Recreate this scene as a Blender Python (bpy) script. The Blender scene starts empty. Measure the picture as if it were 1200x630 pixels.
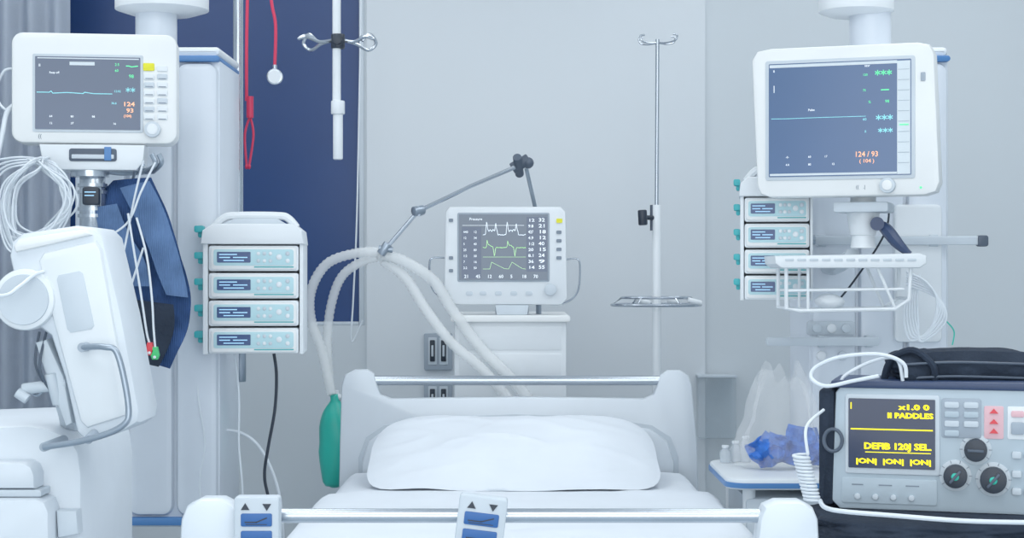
import bpy, bmesh, math, random
from mathutils import Vector, Matrix, noise
random.seed(4)
F=2000.0; CH=1.35
def W(px,py,d): return Vector(((px-600)/F*d, d, CH-(py-315)/F*d))
col=bpy.context.scene.collection
# ---------------- materials ----------------
def srgb(c):
    return tuple((x/255/12.92 if x/255<=0.04045 else ((x/255+0.055)/1.055)**2.4) for x in c)
def mat(name,rgb,rough=0.45,metal=0.0,var=0.04,scale=8,bump=0.0,emit=None,es=0.0,alpha=1.0,trans=0.0,bscale=60,stretch=None,spec=None,weave=False):
    m=bpy.data.materials.new(name); m.use_nodes=True
    nt=m.node_tree; b=nt.nodes['Principled BSDF']
    c=srgb(rgb)
    tc=nt.nodes.new('ShaderNodeTexCoord'); n=nt.nodes.new('ShaderNodeTexNoise')
    n.inputs['Scale'].default_value=scale; n.inputs['Detail'].default_value=4
    src=tc.outputs['Object']
    if stretch:
        mp=nt.nodes.new('ShaderNodeMapping'); mp.inputs['Scale'].default_value=stretch
        nt.links.new(src,mp.inputs['Vector']); src=mp.outputs['Vector']
    nt.links.new(src,n.inputs['Vector'])
    r=nt.nodes.new('ShaderNodeValToRGB')
    r.color_ramp.elements[0].position=0.3; r.color_ramp.elements[1].position=0.7
    r.color_ramp.elements[0].color=tuple(max(0,x*(1-var)) for x in c)+(1,)
    r.color_ramp.elements[1].color=tuple(min(1,x*(1+var)) for x in c)+(1,)
    nt.links.new(n.outputs['Fac'],r.inputs['Fac']); nt.links.new(r.outputs['Color'],b.inputs['Base Color'])
    b.inputs['Roughness'].default_value=rough; b.inputs['Metallic'].default_value=metal
    if spec is not None: b.inputs['Specular IOR Level'].default_value=spec
    if bump>0:
        if weave:
            n2=nt.nodes.new('ShaderNodeTexWave'); n2.inputs['Scale'].default_value=bscale; n2.inputs['Distortion'].default_value=1
        else:
            n2=nt.nodes.new('ShaderNodeTexNoise'); n2.inputs['Scale'].default_value=bscale
        nt.links.new(src,n2.inputs['Vector'])
        bp=nt.nodes.new('ShaderNodeBump'); bp.inputs['Strength'].default_value=bump; bp.inputs['Distance'].default_value=0.01
        nt.links.new(n2.outputs['Fac'],bp.inputs['Height']); nt.links.new(bp.outputs['Normal'],b.inputs['Normal'])
    if emit: 
        b.inputs['Emission Color'].default_value=srgb(emit)+(1,); b.inputs['Emission Strength'].default_value=es
    b.inputs['Alpha'].default_value=alpha; b.inputs['Transmission Weight'].default_value=trans
    return m
M={}
M['wall']=mat('wall_paint',(199,207,213),0.8,bump=0.03,bscale=300,var=0.015,scale=1.5)
M['wallp']=mat('wall_panel_paint',(208,215,221),0.6,bump=0.02,bscale=300,var=0.012,scale=1.2)
M['floor']=mat('vinyl_floor',(164,179,190),0.35,var=0.05,scale=30)
M['ceil']=mat('ceiling_paint',(230,232,234),0.8)
M['blue']=mat('navy_window',(18,56,110),0.4,var=0.10,scale=1.2)
M['bluetrim']=mat('blue_trim',(70,122,180),0.4)
M['white']=mat('white_plastic',(222,228,233),0.38,var=0.02)
M['head']=mat('device_head_plastic',(212,220,228),0.42,var=0.03)
M['col']=mat('column_enamel',(214,222,232),0.3,var=0.02)
M['cream']=mat('cream_plastic',(229,232,233),0.4,var=0.02)
M['beige']=mat('device_face_plastic',(172,187,198),0.45,var=0.03)
M['grey']=mat('grey_plastic',(154,166,179),0.45)
M['lgrey']=mat('light_grey_plastic',(194,204,213),0.45)
M['dgrey']=mat('dark_grey_plastic',(72,84,100),0.5)
M['black']=mat('black_plastic',(34,44,58),0.45)
M['blackf']=mat('black_fabric',(40,49,63),0.9,bump=0.25,bscale=90,var=0.2,scale=10,spec=0.2)
M['chrome']=mat('chrome',(190,198,207),0.22,metal=0.85)
M['steel']=mat('brushed_steel',(156,168,181),0.35,metal=0.7)
M['navyf']=mat('navy_fabric',(52,78,124),0.95,bump=0.4,bscale=70,var=0.25,scale=22,weave=True,spec=0.12)
M['navyl']=mat('lit_navy_fabric',(92,120,162),0.95,bump=0.35,bscale=70,var=0.18,scale=18,weave=True,spec=0.12)  # lighter copy of the navy, the cuff's lit portions put into colour
M['teal']=mat('teal_plastic',(50,165,172),0.45)
M['tealr']=mat('teal_rubber',(44,190,170),0.4,var=0.12,scale=6)
M['key']=mat('pale_teal_keypad',(178,214,222),0.5)
M['lcd']=mat('pump_display',(28,54,96),0.2,emit=(26,60,112),es=0.35)
M['lcdt']=mat('display_text',(150,195,225),0.5,emit=(150,200,235),es=0.5)
M['scr']=mat('monitor_glass',(66,78,98),0.18,emit=(70,84,108),es=0.5,var=0.08,scale=3)
M['scrm']=mat('ventilator_glass',(80,92,106),0.2,emit=(84,96,112),es=0.5)
M['scrb']=mat('lcd_blue_screen',(46,68,100),0.18,emit=(76,100,136),es=0.65,var=0.06,scale=3)
M['scrd']=mat('black_screen',(26,38,62),0.2,emit=(30,44,74),es=0.4)
M['yel']=mat('yellow_readout',(240,225,20),0.5,emit=(245,228,10),es=0.8)
M['yelp']=mat('yellow_plastic',(225,220,30),0.5)
M['grn']=mat('green_readout',(90,215,150),0.5,emit=(90,220,150),es=0.6)
M['ygn']=mat('pale_green_readout',(180,225,170),0.5,emit=(185,230,175),es=0.45)
M['cyn']=mat('cyan_readout',(130,205,215),0.5,emit=(130,210,220),es=0.5)
M['org']=mat('orange_readout',(235,170,135),0.5,emit=(240,170,130),es=0.7)
M['wht']=mat('white_readout',(226,234,240),0.5,emit=(220,230,240),es=0.5)
M['ink']=mat('grey_ink',(120,132,146),0.6)
M['inkl']=mat('pale_grey_ink',(150,165,178),0.6)
M['pale']=mat('pale_screen_band',(192,203,210),0.4,emit=(190,200,208),es=0.2)
M['red']=mat('red_rubber',(205,48,85),0.45)
M['redp']=mat('red_plastic',(215,60,70),0.45)
M['pink']=mat('pink_label',(222,178,186),0.5)
M['greenp']=mat('green_plastic',(60,190,110),0.45)
M['btn']=mat('blue_button',(36,92,158),0.45)
M['cable']=mat('white_cable',(216,224,232),0.4)
M['hose']=mat('white_hose',(246,250,253),0.3,alpha=0.42)
M['linen']=mat('white_linen',(224,231,239),0.85,bump=0.10,bscale=25,var=0.02)
M['mattress']=mat('mattress_cover',(196,208,224),0.7)
M['bed']=mat('bed_plastic',(216,224,232),0.35,var=0.02)
M['curtain']=mat('curtain_fabric',(196,207,222),0.85,bump=0.2,bscale=200,var=0.05,scale=5)
M['film']=mat('clear_film',(250,252,255),0.08,alpha=0.17)
M['glass']=mat('clear_plastic',(215,224,232),0.1,alpha=0.5)
M['faint']=mat('faint_clear_plastic',(190,204,214),0.2,alpha=0.28)
M['glove']=mat('blue_nitrile',(42,105,195),0.5,var=0.25,scale=30)
M['rubber']=mat('dark_rubber',(58,68,80),0.7)
M['lever']=mat('navy_lever',(40,58,92),0.4)

# ---------------- mesh helpers ----------------
def merge(bm,t,Mx=None,mi=0):
    if Mx is not None: bmesh.ops.transform(t,matrix=Mx,verts=t.verts)
    for f in t.faces: f.material_index=mi
    me=bpy.data.meshes.new('t'); t.to_mesh(me); bm.from_mesh(me); bpy.data.meshes.remove(me); t.free()
def NB(): return bmesh.new()
def box(bm,c,s,bev=0.003,Mx=None,mi=0,seg=2):
    t=bmesh.new(); bmesh.ops.create_cube(t,size=1,matrix=Matrix.Translation(c)@Matrix.Diagonal((s[0],s[1],s[2],1)))
    if bev>0: bmesh.ops.bevel(t,geom=list(t.edges),offset=min(bev,min(s)*0.45),segments=seg,affect='EDGES',profile=0.5)
    merge(bm,t,Mx,mi)
def prism(bm,pts,y0,y1,bev=0.003,Mx=None,mi=0,seg=2,backbev=False):
    t=bmesh.new()
    a=[t.verts.new((p[0],y0,p[1])) for p in pts]; b=[t.verts.new((p[0],y1,p[1])) for p in pts]
    f0=t.faces.new(a); f1=t.faces.new(b)
    n=len(pts)
    for i in range(n): t.faces.new((a[i],a[(i+1)%n],b[(i+1)%n],b[i]))
    bmesh.ops.recalc_face_normals(t,faces=t.faces)
    if bev>0:
        es=list(f0.edges)+(list(f1.edges) if backbev else [])
        bmesh.ops.bevel(t,geom=es,offset=bev,segments=seg,affect='EDGES',profile=0.5)
    merge(bm,t,Mx,mi)
def rrect(x0,z0,x1,z1,r,n=5):
    x0,x1=min(x0,x1),max(x0,x1); z0,z1=min(z0,z1),max(z0,z1)
    r=min(r,(x1-x0)*.49,(z1-z0)*.49)
    if r<=0: return [(x0,z0),(x1,z0),(x1,z1),(x0,z1)]
    out=[]
    for cx,cz,a0 in ((x1-r,z0+r,-90),(x1-r,z1-r,0),(x0+r,z1-r,90),(x0+r,z0+r,180)):
        for i in range(n+1):
            a=math.radians(a0+90*i/n); out.append((cx+r*math.cos(a),cz+r*math.sin(a)))
    return out
def catmull(P,res=6,closed=False):
    P=[Vector(p) for p in P]; n=len(P); out=[]
    if n<3 and not closed: return P
    rng=n if closed else n-1
    for i in range(rng):
        if closed: p0,p1,p2,p3=P[(i-1)%n],P[i],P[(i+1)%n],P[(i+2)%n]
        else: p0,p1,p2,p3=P[max(i-1,0)],P[i],P[i+1],P[min(i+2,n-1)]
        for k in range(res):
            t=k/res
            out.append(0.5*((2*p1)+(p2-p0)*t+(2*p0-5*p1+4*p2-p3)*t*t+(3*p1-p0-3*p2+p3)*t**3))
    if not closed: out.append(P[-1])
    return out
def tube(bm,pts,r,seg=8,res=6,closed=False,smooth=True,rf=None,mi=0,Mx=None):
    P=catmull(pts,res,closed) if smooth else [Vector(p) for p in pts]
    t=bmesh.new(); n=len(P); rings=[]; up=None
    for i in range(n):
        if closed: tg=P[(i+1)%n]-P[i-1]
        else: tg=P[min(i+1,n-1)]-P[max(i-1,0)]
        if tg.length<1e-9: tg=Vector((0,0,1))
        tg.normalize()
        if up is None:
            up=Vector((0,1,0)) if abs(tg.y)<0.9 else Vector((1,0,0))
        u=up-tg*up.dot(tg)
        if u.length<1e-6: u=tg.orthogonal()
        u.normalize(); v=tg.cross(u); up=u
        rr=rf(i/(n-1),i) if rf else r
        rings.append([t.verts.new(P[i]+(u*math.cos(2*math.pi*k/seg)+v*math.sin(2*math.pi*k/seg))*rr) for k in range(seg)])
    for i in range(n if closed else n-1):
        A=rings[i]; B=rings[(i+1)%n]
        for k in range(seg): t.faces.new((A[k],A[(k+1)%seg],B[(k+1)%seg],B[k]))
    if not closed:
        t.faces.new(rings[0]); t.faces.new(list(reversed(rings[-1])))
    merge(bm,t,Mx,mi)
def cyl(bm,a,b,r,r2=None,seg=24,bev=0,mi=0):
    a=Vector(a); b=Vector(b); d=b-a; t=bmesh.new()
    bmesh.ops.create_cone(t,cap_ends=True,segments=seg,radius1=r,radius2=r if r2 is None else r2,depth=d.length)
    if bev>0:
        es=[e for e in t.edges if any(len(f.verts)>4 for f in e.link_faces)]
        bmesh.ops.bevel(t,geom=es,offset=bev,segments=2,affect='EDGES',profile=0.5)
    q=Vector((0,0,1)).rotation_difference(d.normalized()).to_matrix().to_4x4()
    merge(bm,t,Matrix.Translation((a+b)/2)@q,mi)
def lathe(bm,prof,base,seg=24,mi=0,axis=None):
    t=bmesh.new(); rings=[]
    for r,z in prof: rings.append([t.verts.new((r*math.cos(2*math.pi*k/seg),r*math.sin(2*math.pi*k/seg),z)) for k in range(seg)])
    for A,B in zip(rings,rings[1:]):
        for k in range(seg): t.faces.new((A[k],A[(k+1)%seg],B[(k+1)%seg],B[k]))
    t.faces.new(rings[0]); t.faces.new(rings[-1])
    Mx=Matrix.Translation(base)
    if axis is not None: Mx=Mx@Vector((0,0,1)).rotation_difference(Vector(axis).normalized()).to_matrix().to_4x4()
    merge(bm,t,Mx,mi)
def strip(bm,pts,w,y,mi=0):
    t=bmesh.new()
    for (x0,z0),(x1,z1) in zip(pts,pts[1:]):
        d=Vector((x1-x0,z1-z0)); 
        if d.length<1e-9: continue
        n=Vector((-d.y,d.x)).normalized()*w/2; e=d.normalized()*w*0.3
        t.faces.new([t.verts.new((x0-e.x+n.x,y,z0-e.y+n.y)),t.verts.new((x1+e.x+n.x,y,z1+e.y+n.y)),t.verts.new((x1+e.x-n.x,y,z1+e.y-n.y)),t.verts.new((x0-e.x-n.x,y,z0-e.y-n.y))])
    merge(bm,t,None,mi)
def cloth(bm,rows,th=0.004,nu=10,res=5,amp=0.004,freq=18):
    L=catmull([r[0] for r in rows],res); R=catmull([r[1] for r in rows],res)
    t=bmesh.new(); g=[]
    for a,b in zip(L,R):
        row=[]
        for k in range(nu+1):
            p=a.lerp(b,k/nu); p=p+Vector((0,noise.noise(p*freq)*amp*2+math.sin(k/nu*math.pi)*-amp*2,0)); row.append(t.verts.new(p))
        g.append(row)
    for i in range(len(g)-1):
        for k in range(nu): t.faces.new((g[i][k],g[i][k+1],g[i+1][k+1],g[i+1][k]))
    bmesh.ops.recalc_face_normals(t,faces=t.faces)
    bmesh.ops.solidify(t,geom=list(t.faces),thickness=th)
    merge(bm,t)
def blob(bm,c,s,amp=0.25,freq=6,sub=4,seed=0,Mx=None,mi=0,boxy=0):
    t=bmesh.new(); bmesh.ops.create_icosphere(t,subdivisions=sub,radius=1)
    for v in t.verts:
        p=v.co.copy()
        if boxy:
            q=(abs(p.x)**boxy+abs(p.y)**boxy+abs(p.z)**boxy)**(1/boxy); p=p/q
        k=1+amp*noise.noise(v.co*freq*0.3+Vector((seed*7.3,seed,0)))+amp*0.5*noise.noise(v.co*freq+Vector((0,seed*3.1,0)))
        v.co=Vector((c[0]+p.x*s[0]*k,c[1]+p.y*s[1]*k,c[2]+p.z*s[2]*k))
    merge(bm,t,Mx,mi)
def tmesh(bm,s,x,z,size,y,align='LEFT',bold=0.0,fit=None):
    cu=bpy.data.curves.new('t','FONT'); cu.body=s; cu.size=size; cu.align_x=align; cu.offset=bold*size; cu.resolution_u=2
    ob=bpy.data.objects.new('t',cu); col.objects.link(ob)
    me=bpy.data.meshes.new_from_object(ob.evaluated_get(bpy.context.evaluated_depsgraph_get()))
    if fit:
        xs=[v.co.x for v in me.vertices]; k=fit/max(1e-6,max(xs)-min(xs)); me.transform(Matrix.Diagonal((k,1,1,1)))
    me.transform(Matrix.Translation((x,y,z))@Matrix.Rotation(math.radians(90),4,'X'))
    bm.from_mesh(me); bpy.data.objects.remove(ob); bpy.data.curves.remove(cu); bpy.data.meshes.remove(me)

def mk(name,bm,mats,sharp=38,flat=False):
    if not flat: bmesh.ops.recalc_face_normals(bm,faces=bm.faces)
    for f in bm.faces: f.smooth=not flat
    for e in bm.edges:
        if len(e.link_faces)==2 and e.calc_face_angle(0)>math.radians(sharp): e.smooth=False
    xs=[v.co for v in bm.verts]
    lo=Vector((min(v.x for v in xs),min(v.y for v in xs),min(v.z for v in xs))); hi=Vector((max(v.x for v in xs),max(v.y for v in xs),max(v.z for v in xs)))
    c=(lo+hi)/2
    bmesh.ops.translate(bm,verts=bm.verts,vec=-c)
    me=bpy.data.meshes.new(name); bm.to_mesh(me); bm.free()
    if not isinstance(mats,(list,tuple)): mats=[mats]
    for m in mats: me.materials.append(M[m])
    ob=bpy.data.objects.new(name,me); col.objects.link(ob); return ob,c,lo,hi
def solo(name,bm,mats,label=None,cat=None,group=None,kind=None,sharp=38):
    ob,c,lo,hi=mk(name,bm,mats,sharp)
    ob.location=c
    if label: ob['label']=label
    if cat: ob['category']=cat
    if group: ob['group']=group
    if kind: ob['kind']=kind
    return ob
CEN={}
class Thing:
    def __init__(s,name,label,cat,ax,d,ay=None,rot=0,group=None):
        if ay is None: ay=315+CH/d*F
        s.ax,s.ay,s.d,s.K=ax,ay,d,d/F
        s.loc=W(ax,ay,d); r=math.radians(rot); s.sx=1/math.cos(r)
        e=bpy.data.objects.new(name,None); e.empty_display_size=0.05; col.objects.link(e)
        e.location=s.loc; e.rotation_euler=(0,0,r); e['label']=label; e['category']=cat
        if group: e['group']=group
        s.o=e
    def L(s,px,py,dy=0,d=None):
        if d is None: return Vector(((px-s.ax)*s.K*s.sx,dy,(s.ay-py)*s.K))
        v=W(px,py,d)-s.loc; v.y+=dy; return v
    def part(s,name,bm,mats,parent=None,label=None,sharp=38,flat=False):
        ob,c,lo,hi=mk(name,bm,mats,sharp,flat)
        ob.parent=parent or s.o
        ob.location=c-(CEN[parent.name] if parent else Vector((0,0,0)))
        CEN[ob.name]=c
        if label: ob['label']=label
        return ob
    def R(s,bm,x0,y0,x1,y1,dy0,dy1,r=0,bev=0.002,d=None,mi=0):
        a=s.L(x0,y0,0,d); b=s.L(x1,y1,0,d)
        yb=a.y if d else 0
        prism(bm,rrect(a.x,b.z,b.x,a.z,r*(d or s.d)/F),yb+dy0,yb+dy1,bev,mi=mi)
    def rect(s,name,mats,x0,y0,x1,y1,dy0,dy1,r=0,bev=0.002,d=None,parent=None,label=None):
        bm=NB(); s.R(bm,x0,y0,x1,y1,dy0,dy1,r,bev,d); return s.part(name,bm,mats,parent,label)
    def poly(s,bm,pts,dy0,dy1,bev=0.003,d=None,smooth=0,mi=0,backbev=False):
        P=[s.L(x,y,0,d) for x,y in pts]; yb=P[0].y if d else 0
        if smooth: P=catmull(P,smooth,True)
        prism(bm,[(p.x,p.z) for p in P],yb+dy0,yb+dy1,bev,mi=mi,backbev=backbev)
    def knob(s,name,mats,px,py,r,dy0,dy1,parent=None,seg=24,label=None,d=None):
        bm=NB(); a=s.L(px,py,0,d); yb=a.y
        cyl(bm,(a.x,yb+dy1,a.z),(a.x,yb+dy0,a.z),r*(d or s.d)/F,seg=seg,bev=0.0015)
        return s.part(name,bm,mats,parent,label)
    def text(s,name,m,items,dy,parent=None,bold=0.01):
        bm=NB()
        for it in items:
            st,px,py,h=it[:4]; p=s.L(px,py)
            tmesh(bm,st,p.x,p.z,h*s.K/0.7,dy,'LEFT',bold,it[4]*s.K*s.sx if len(it)>4 else None)
        return s.part(name,bm,m,parent,flat=True)
    def lines(s,name,m,ls,w,dy,parent=None):
        bm=NB()
        for l in ls: strip(bm,[(s.L(x,y).x,s.L(x,y).z) for x,y in l],w*s.K,dy)
        return s.part(name,bm,m,parent,flat=True)
    def stars(s,name,m,n,px,py,r,dy,parent=None,w=1.0):
        ls=[]
        for i in range(n):
            cx=px+i*r*2.15
            for a in (90,30,150):
                a=math.radians(a); ls.append([(cx-r*math.cos(a),py-r*math.sin(a)),(cx+r*math.cos(a),py+r*math.sin(a))])
        return s.lines(name,m,ls,w,dy,parent)
    def tube(s,name,m,pts,r,parent=None,label=None,**k):
        bm=NB(); tube(bm,[s.L(*p) for p in pts],r,**k); return s.part(name,bm,m,parent,label)
def deepcopy(e,loc,rot=None):
    n=e.copy(); col.objects.link(n); n.location=loc
    if rot is not None: n.rotation_euler=rot
    def rec(src,dst):
        for c in src.children:
            k=c.copy(); col.objects.link(k); k.parent=dst; rec(c,k)
    rec(e,n); return n
def cable(name,pts,r,m,label,cat='cable',group=None,res=8,seg=8):
    bm=NB(); tube(bm,[W(*p) for p in pts],r,res=res,seg=seg)
    return solo(name,bm,m,label,cat,group)

# ---------------- room ----------------
BW=5.7
def S(name,c,s,m): 
    bm=NB(); box(bm,c,s,0); return solo(name,bm,m,kind='structure')
XL,XR,YF,ZC=-2.6,2.7,-1.6,2.9
wx0=W(40,0,BW).x; wx1=W(427,0,BW).x; wz0=W(0,381,BW).z; wz1=2.5
bm=NB()
box(bm,((XL+wx0)/2,BW+.1,ZC/2),(wx0-XL,.2,ZC),0); box(bm,((XR+wx1)/2,BW+.1,ZC/2),(XR-wx1,.2,ZC),0)
box(bm,((wx0+wx1)/2,BW+.1,wz0/2),(wx1-wx0,.2,wz0),0); box(bm,((wx0+wx1)/2,BW+.1,(wz1+ZC)/2),(wx1-wx0,.2,ZC-wz1),0)
solo('wall_back',bm,'wall',kind='structure')
S('wall_left',(XL-.05,(BW+YF)/2,ZC/2),(.1,BW-YF,ZC),'wall')
S('wall_right',(XR+.05,(BW+YF)/2,ZC/2),(.1,BW-YF,ZC),'wall')
S('floor',(0,(BW+YF)/2,-.05),(XR-XL+.2,BW-YF+.4,.1),'floor')
S('ceiling',(0,(BW+YF)/2,ZC+.05),(XR-XL+.2,BW-YF+.4,.1),'ceil')
S('baseboard_back',(0,BW-.008,.06),(XR-XL,.016,.12),'lgrey')
bm=NB()
fw=.018
for c,s_ in (((wx0+fw/2,BW+.02,(wz0+wz1)/2),(fw,.04,wz1-wz0)),((wx1-fw/2,BW+.02,(wz0+wz1)/2),(fw,.04,wz1-wz0)),(((wx0+wx1)/2,BW+.02,wz0+.006),(wx1-wx0-2*fw,.04,.012)),(((wx0+wx1)/2,BW+.02,wz1-fw/2),(wx1-wx0-2*fw,.04,fw))):
    box(bm,c,s_,.003,mi=0)
box(bm,((wx0+wx1)/2,BW+.03,(wz0+wz1)/2),(wx1-wx0-.02,.01,wz1-wz0-.01),0,mi=1)
solo('window_1',bm,['lgrey','blue'],kind='structure')
a=W(430,0,BW); b=W(826,0,BW)
S('trim_1',((a.x+b.x)/2,BW-.006,1.5),(b.x-a.x,.012,2.7),'wallp')
# curtain
bm=NB(); t=bmesh.new(); rows=[]
nx=160
for zi in range(9):
    z=.1+2.75*zi/8; r_=[]
    for i in range(nx+1):
        u=i/nx; x=-2.3+u*(W(80,0,5.35).x+2.3); y=5.35+.022*math.sin(u*70)+.008*math.sin(u*31+zi*.4)
        r_.append(t.verts.new((x,y,z)))
    rows.append(r_)
for i in range(8):
    for k in range(nx): t.faces.new((rows[i][k],rows[i][k+1],rows[i+1][k+1],rows[i+1][k]))
bmesh.ops.solidify(t,geom=list(t.faces),thickness=.003); merge(bm,t)
solo('privacy_curtain',bm,'curtain','pale grey-blue pleated fabric privacy curtain beside the window','curtain',sharp=60)
for i,(y0,y1) in enumerate(((390,433),(447,490))):
    T=Thing('wall_socket','grey wall socket plate with two dark vertical switches behind the bed','socket',513.5,BW-.012,ay=y1,group='wall sockets behind the bed')
    T.rect('plate','grey',497,y0,530,y1,-.012,0,r=2)
    for x in (507,520):
        T.rect('frame','lgrey',x-5,y0+5,x+5,y1-6,-.014,-.011,r=1,bev=.001)
        T.rect('switch','black',x-3,y0+8,x+3,y1-10,-.017,-.013,r=1,bev=.001)
        T.rect('switch_rocker','lgrey',x-1.2,y0+14,x+1.2,y1-16,-.019,-.016,r=.5,bev=.0005)
# ---------------- ceiling pendants ----------------
def pendant(shx,fx0,fx1,fy,x0,x1,label,grooves):
    T=Thing('ceiling_pendant_column',label,'medical column',(x0+x1)/2,4.4,ay=617)
    bm=NB(); cx=T.L(shx,0,.15).x
    cyl(bm,(cx,.15,T.L(0,70).z),(cx,.15,ZC-.001-T.loc.z),24*4.55/F,seg=32); T.part('shaft',bm,'col')
    bm=NB(); fc=T.L((fx0+fx1)/2,0).x; hw=(fx1-fx0)/2*T.K
    zf=T.L(0,fy).z
    lathe(bm,[(hw*.7,zf),(hw,zf+.012),(hw,zf+.05),(hw*.85,zf+.09),(hw*.5,zf+.10)],(fc,.15,0),32); T.part('flange',bm,'white')
    bm=NB(); T.R(bm,x0,60,x1,617,0,.30,r=14,bev=.004)
    T.part('body',bm,'col')
    for g0,g1 in grooves:
        bm=NB(); T.R(bm,g0,74,g1,603,-.020,.002,r=12,bev=.014); T.part('front_panel',bm,'col')
    bm=NB(); T.R(bm,x0-.5,605,x1+.5,614,-.022,.302,r=14,bev=.002); T.part('lower_trim_band',bm,'bluetrim',label='blue trim band')
    bm=NB(); T.R(bm,x0-.5,66,x1+.5,73,-.022,.302,r=14,bev=.002); T.part('upper_trim_band',bm,'bluetrim',label='blue trim band')
    bm=NB(); T.R(bm,x0,55,x1,66,-.004,.30,r=10,bev=.012); T.part('cap',bm,'white')
    return T
P1=pendant(169,120,232,7,88,258,'white ceiling-hung supply column with blue trim next to the window',((90,148),(152,204),(208,256)))
P2=pendant(1034,972,1062,9,948,1111,'white ceiling-hung supply column carrying the large monitor',((950,1002),(1006,1058),(1062,1109)))
bm=NB()
P2.R(bm,895,394,1025,404,-.055,-.04,r=2,bev=.002)
for x in (960,1015): P2.R(bm,x-4,392,x+4,406,-.041,-.005,r=1)
P2.part('lower_equipment_rail',bm,'lgrey',label='horizontal grey rail')
bm=NB()
P2.R(bm,940,277,1150,287,-.055,-.04,r=2,bev=.002)
for x in (960,1090): P2.R(bm,x-5,275,x+5,289,-.041,-.005,r=1)
P2.part('upper_equipment_rail',bm,'lgrey',label='horizontal grey rail')
bm=NB(); P2.R(bm,1139,276,1151,289,-.06,-.035,r=3); P2.part('rail_end_cap',bm,'dgrey')
bm=NB(); P2.R(bm,944,376,1000,392,-.026,-.01,r=3); P2.part('gas_outlet_strip',bm,'lgrey')
for i,(x,y) in enumerate(((955,384),(972,384),(989,384),(960,416),(985,416))):
    bm=NB(); cyl(bm,P2.L(x,y,-.01),P2.L(x,y,-.034),.012,bev=.002); P2.part('gas_outlet',bm,'white' if i%2 else 'lgrey')
bm=NB(); P2.R(bm,1045,240,1100,400,-.036,-.01,r=6,bev=.006); P2.part('front_cover',bm,'white')

# ---------------- monitors ----------------
T=Thing('patient_monitor','white patient monitor with dark wide screen and grey keypad','monitor',110,4.0,ay=205,rot=8)
T.rect('housing','cream',17,39,205,168,0,.09,r=13,bev=.008)
T.rect('back_cover','white',40,52,185,160,.088,.16,r=12,bev=.01)
T.rect('screen_bezel','lgrey',41,64,166,155,-.003,.002,r=2,bev=.001)
sc=T.rect('screen','scr',44,67,163,152,-.0045,0,r=1,bev=0)
T.lines('waveform','cyn',[[(46,109),(60,109),(62,107.5),(64,110),(80,109),(98,110),(100,108.5),(110,110),(131,110)]],.9,-.0055,sc)
T.lines('header_band','pale',[[(84,75),(110,75)]],4,-.0055,sc)
T.lines('status_band','pale',[[(47,69),(161,69)]],1.2,-.0055,sc)
T.lines('green_dash','grn',[[(147,77),(150,77),(153,78),(160,77)]],1.2,-.0055,sc)
T.text('green_readout','grn',[('98',150,91,4),('60',134,84,3),('2.5',134,77,3)],-.0055,sc)
T.stars('star_readout','cyn',2,149,105,2.6,-.0055,sc,.8)
T.text('cyan_readout','cyn',[('12:02',133,108,2.5),('36.6',130,122,2.5)],-.0055,sc)
T.text('orange_readout','org',[('124',143,124,4.8,12),('93',147,131.5,4.8,8),('(104)',144,137,3)],-.0055,sc,bold=.02)
T.text('white_readout','wht',[('II',48,79,3),('Resp off',60,87,2.4),('64',60,138,2.4),('80',84,138,2.4),('98',108,138,2.4),('16',132,146,2.4),('12',60,146,2.4),('37',84,146,2.4)],-.0055,sc)
T.rect('yellow_key','yelp',166,73,179,82,-.004,.001,r=1.5,bev=.001)
for c_ in (167,182):
    for r_ in range(7 if c_>170 else 6):
        y=(76 if c_>170 else 86)+r_*9.5
        T.rect('key','white' if (r_+c_)%3 else 'lgrey',c_,y,c_+12,y+6.5,-.004,.001,r=1.5,bev=.001)
T.lines('key_marks','ink',[[(c_+2,y+3.2),(c_+10,y+3.2)] for c_ in (167,182) for y in [88+9.5*k for k in range(6)]],1,-.0046)
k=T.knob('rotary_knob','lgrey',177,151,9.5,-.018,.001)
T.knob('rotary_knob_cap','white',177,151,6.5,-.020,-.017,parent=k)
T.text('emblem','ink',[('((',47,162,4.5)],-.001)
bm=NB(); T.poly(bm,[(48,169),(168,169),(166,190),(158,199),(60,199),(52,190)],.0,.13,.004); mt=T.part('mount_tray',bm,'white')
T.rect('tray_slot','dgrey',82,174,136,189,-.003,.002,r=3,bev=.001,parent=mt)
T.rect('tray_latch','lgrey',85,181,133,186,-.006,-.001,r=1,bev=.001,parent=mt)
T.rect('tray_clip','bluetrim',122,172,130,188,-.007,-.002,r=1,bev=.001,parent=mt)
bm=NB()
cyl(bm,T.L(103,199,.05),T.L(103,206,.05),.045,seg=28); cyl(bm,T.L(106,205,.05),T.L(106,268,.05),.030,seg=28,bev=.003)
for y in (214,222,242,250): cyl(bm,T.L(106,y,.05),T.L(106,y+4,.05),.0345,seg=28)
cyl(bm,T.L(106,262,.05),T.L(106,286,.05),.024,.014,seg=24)
tube(bm,[T.L(106,262,.05),T.L(115,262,.2),T.L(120,262,.395)],.018)
T.part('swivel_post',bm,'chrome')
T.rect('post_clamp','black',97,219,116,240,-.004,.05,r=3,bev=.003)
T.lines('clamp_label','lcdt',[[(100,225),(112,225)],[(100,229),(110,229)]],1.2,-.005)
bm=NB(); tube(bm,[T.L(168,200,.03),T.L(180,192,.0),T.L(176,180,.0)],.006); tube(bm,[T.L(176,200,.03),T.L(187,190,.0),T.L(184,180,.0)],.006); tube(bm,[T.L(110,196,.05),T.L(140,200,.06),T.L(178,198,.03)],.008)
T.part('cable_hook',bm,'steel')

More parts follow.
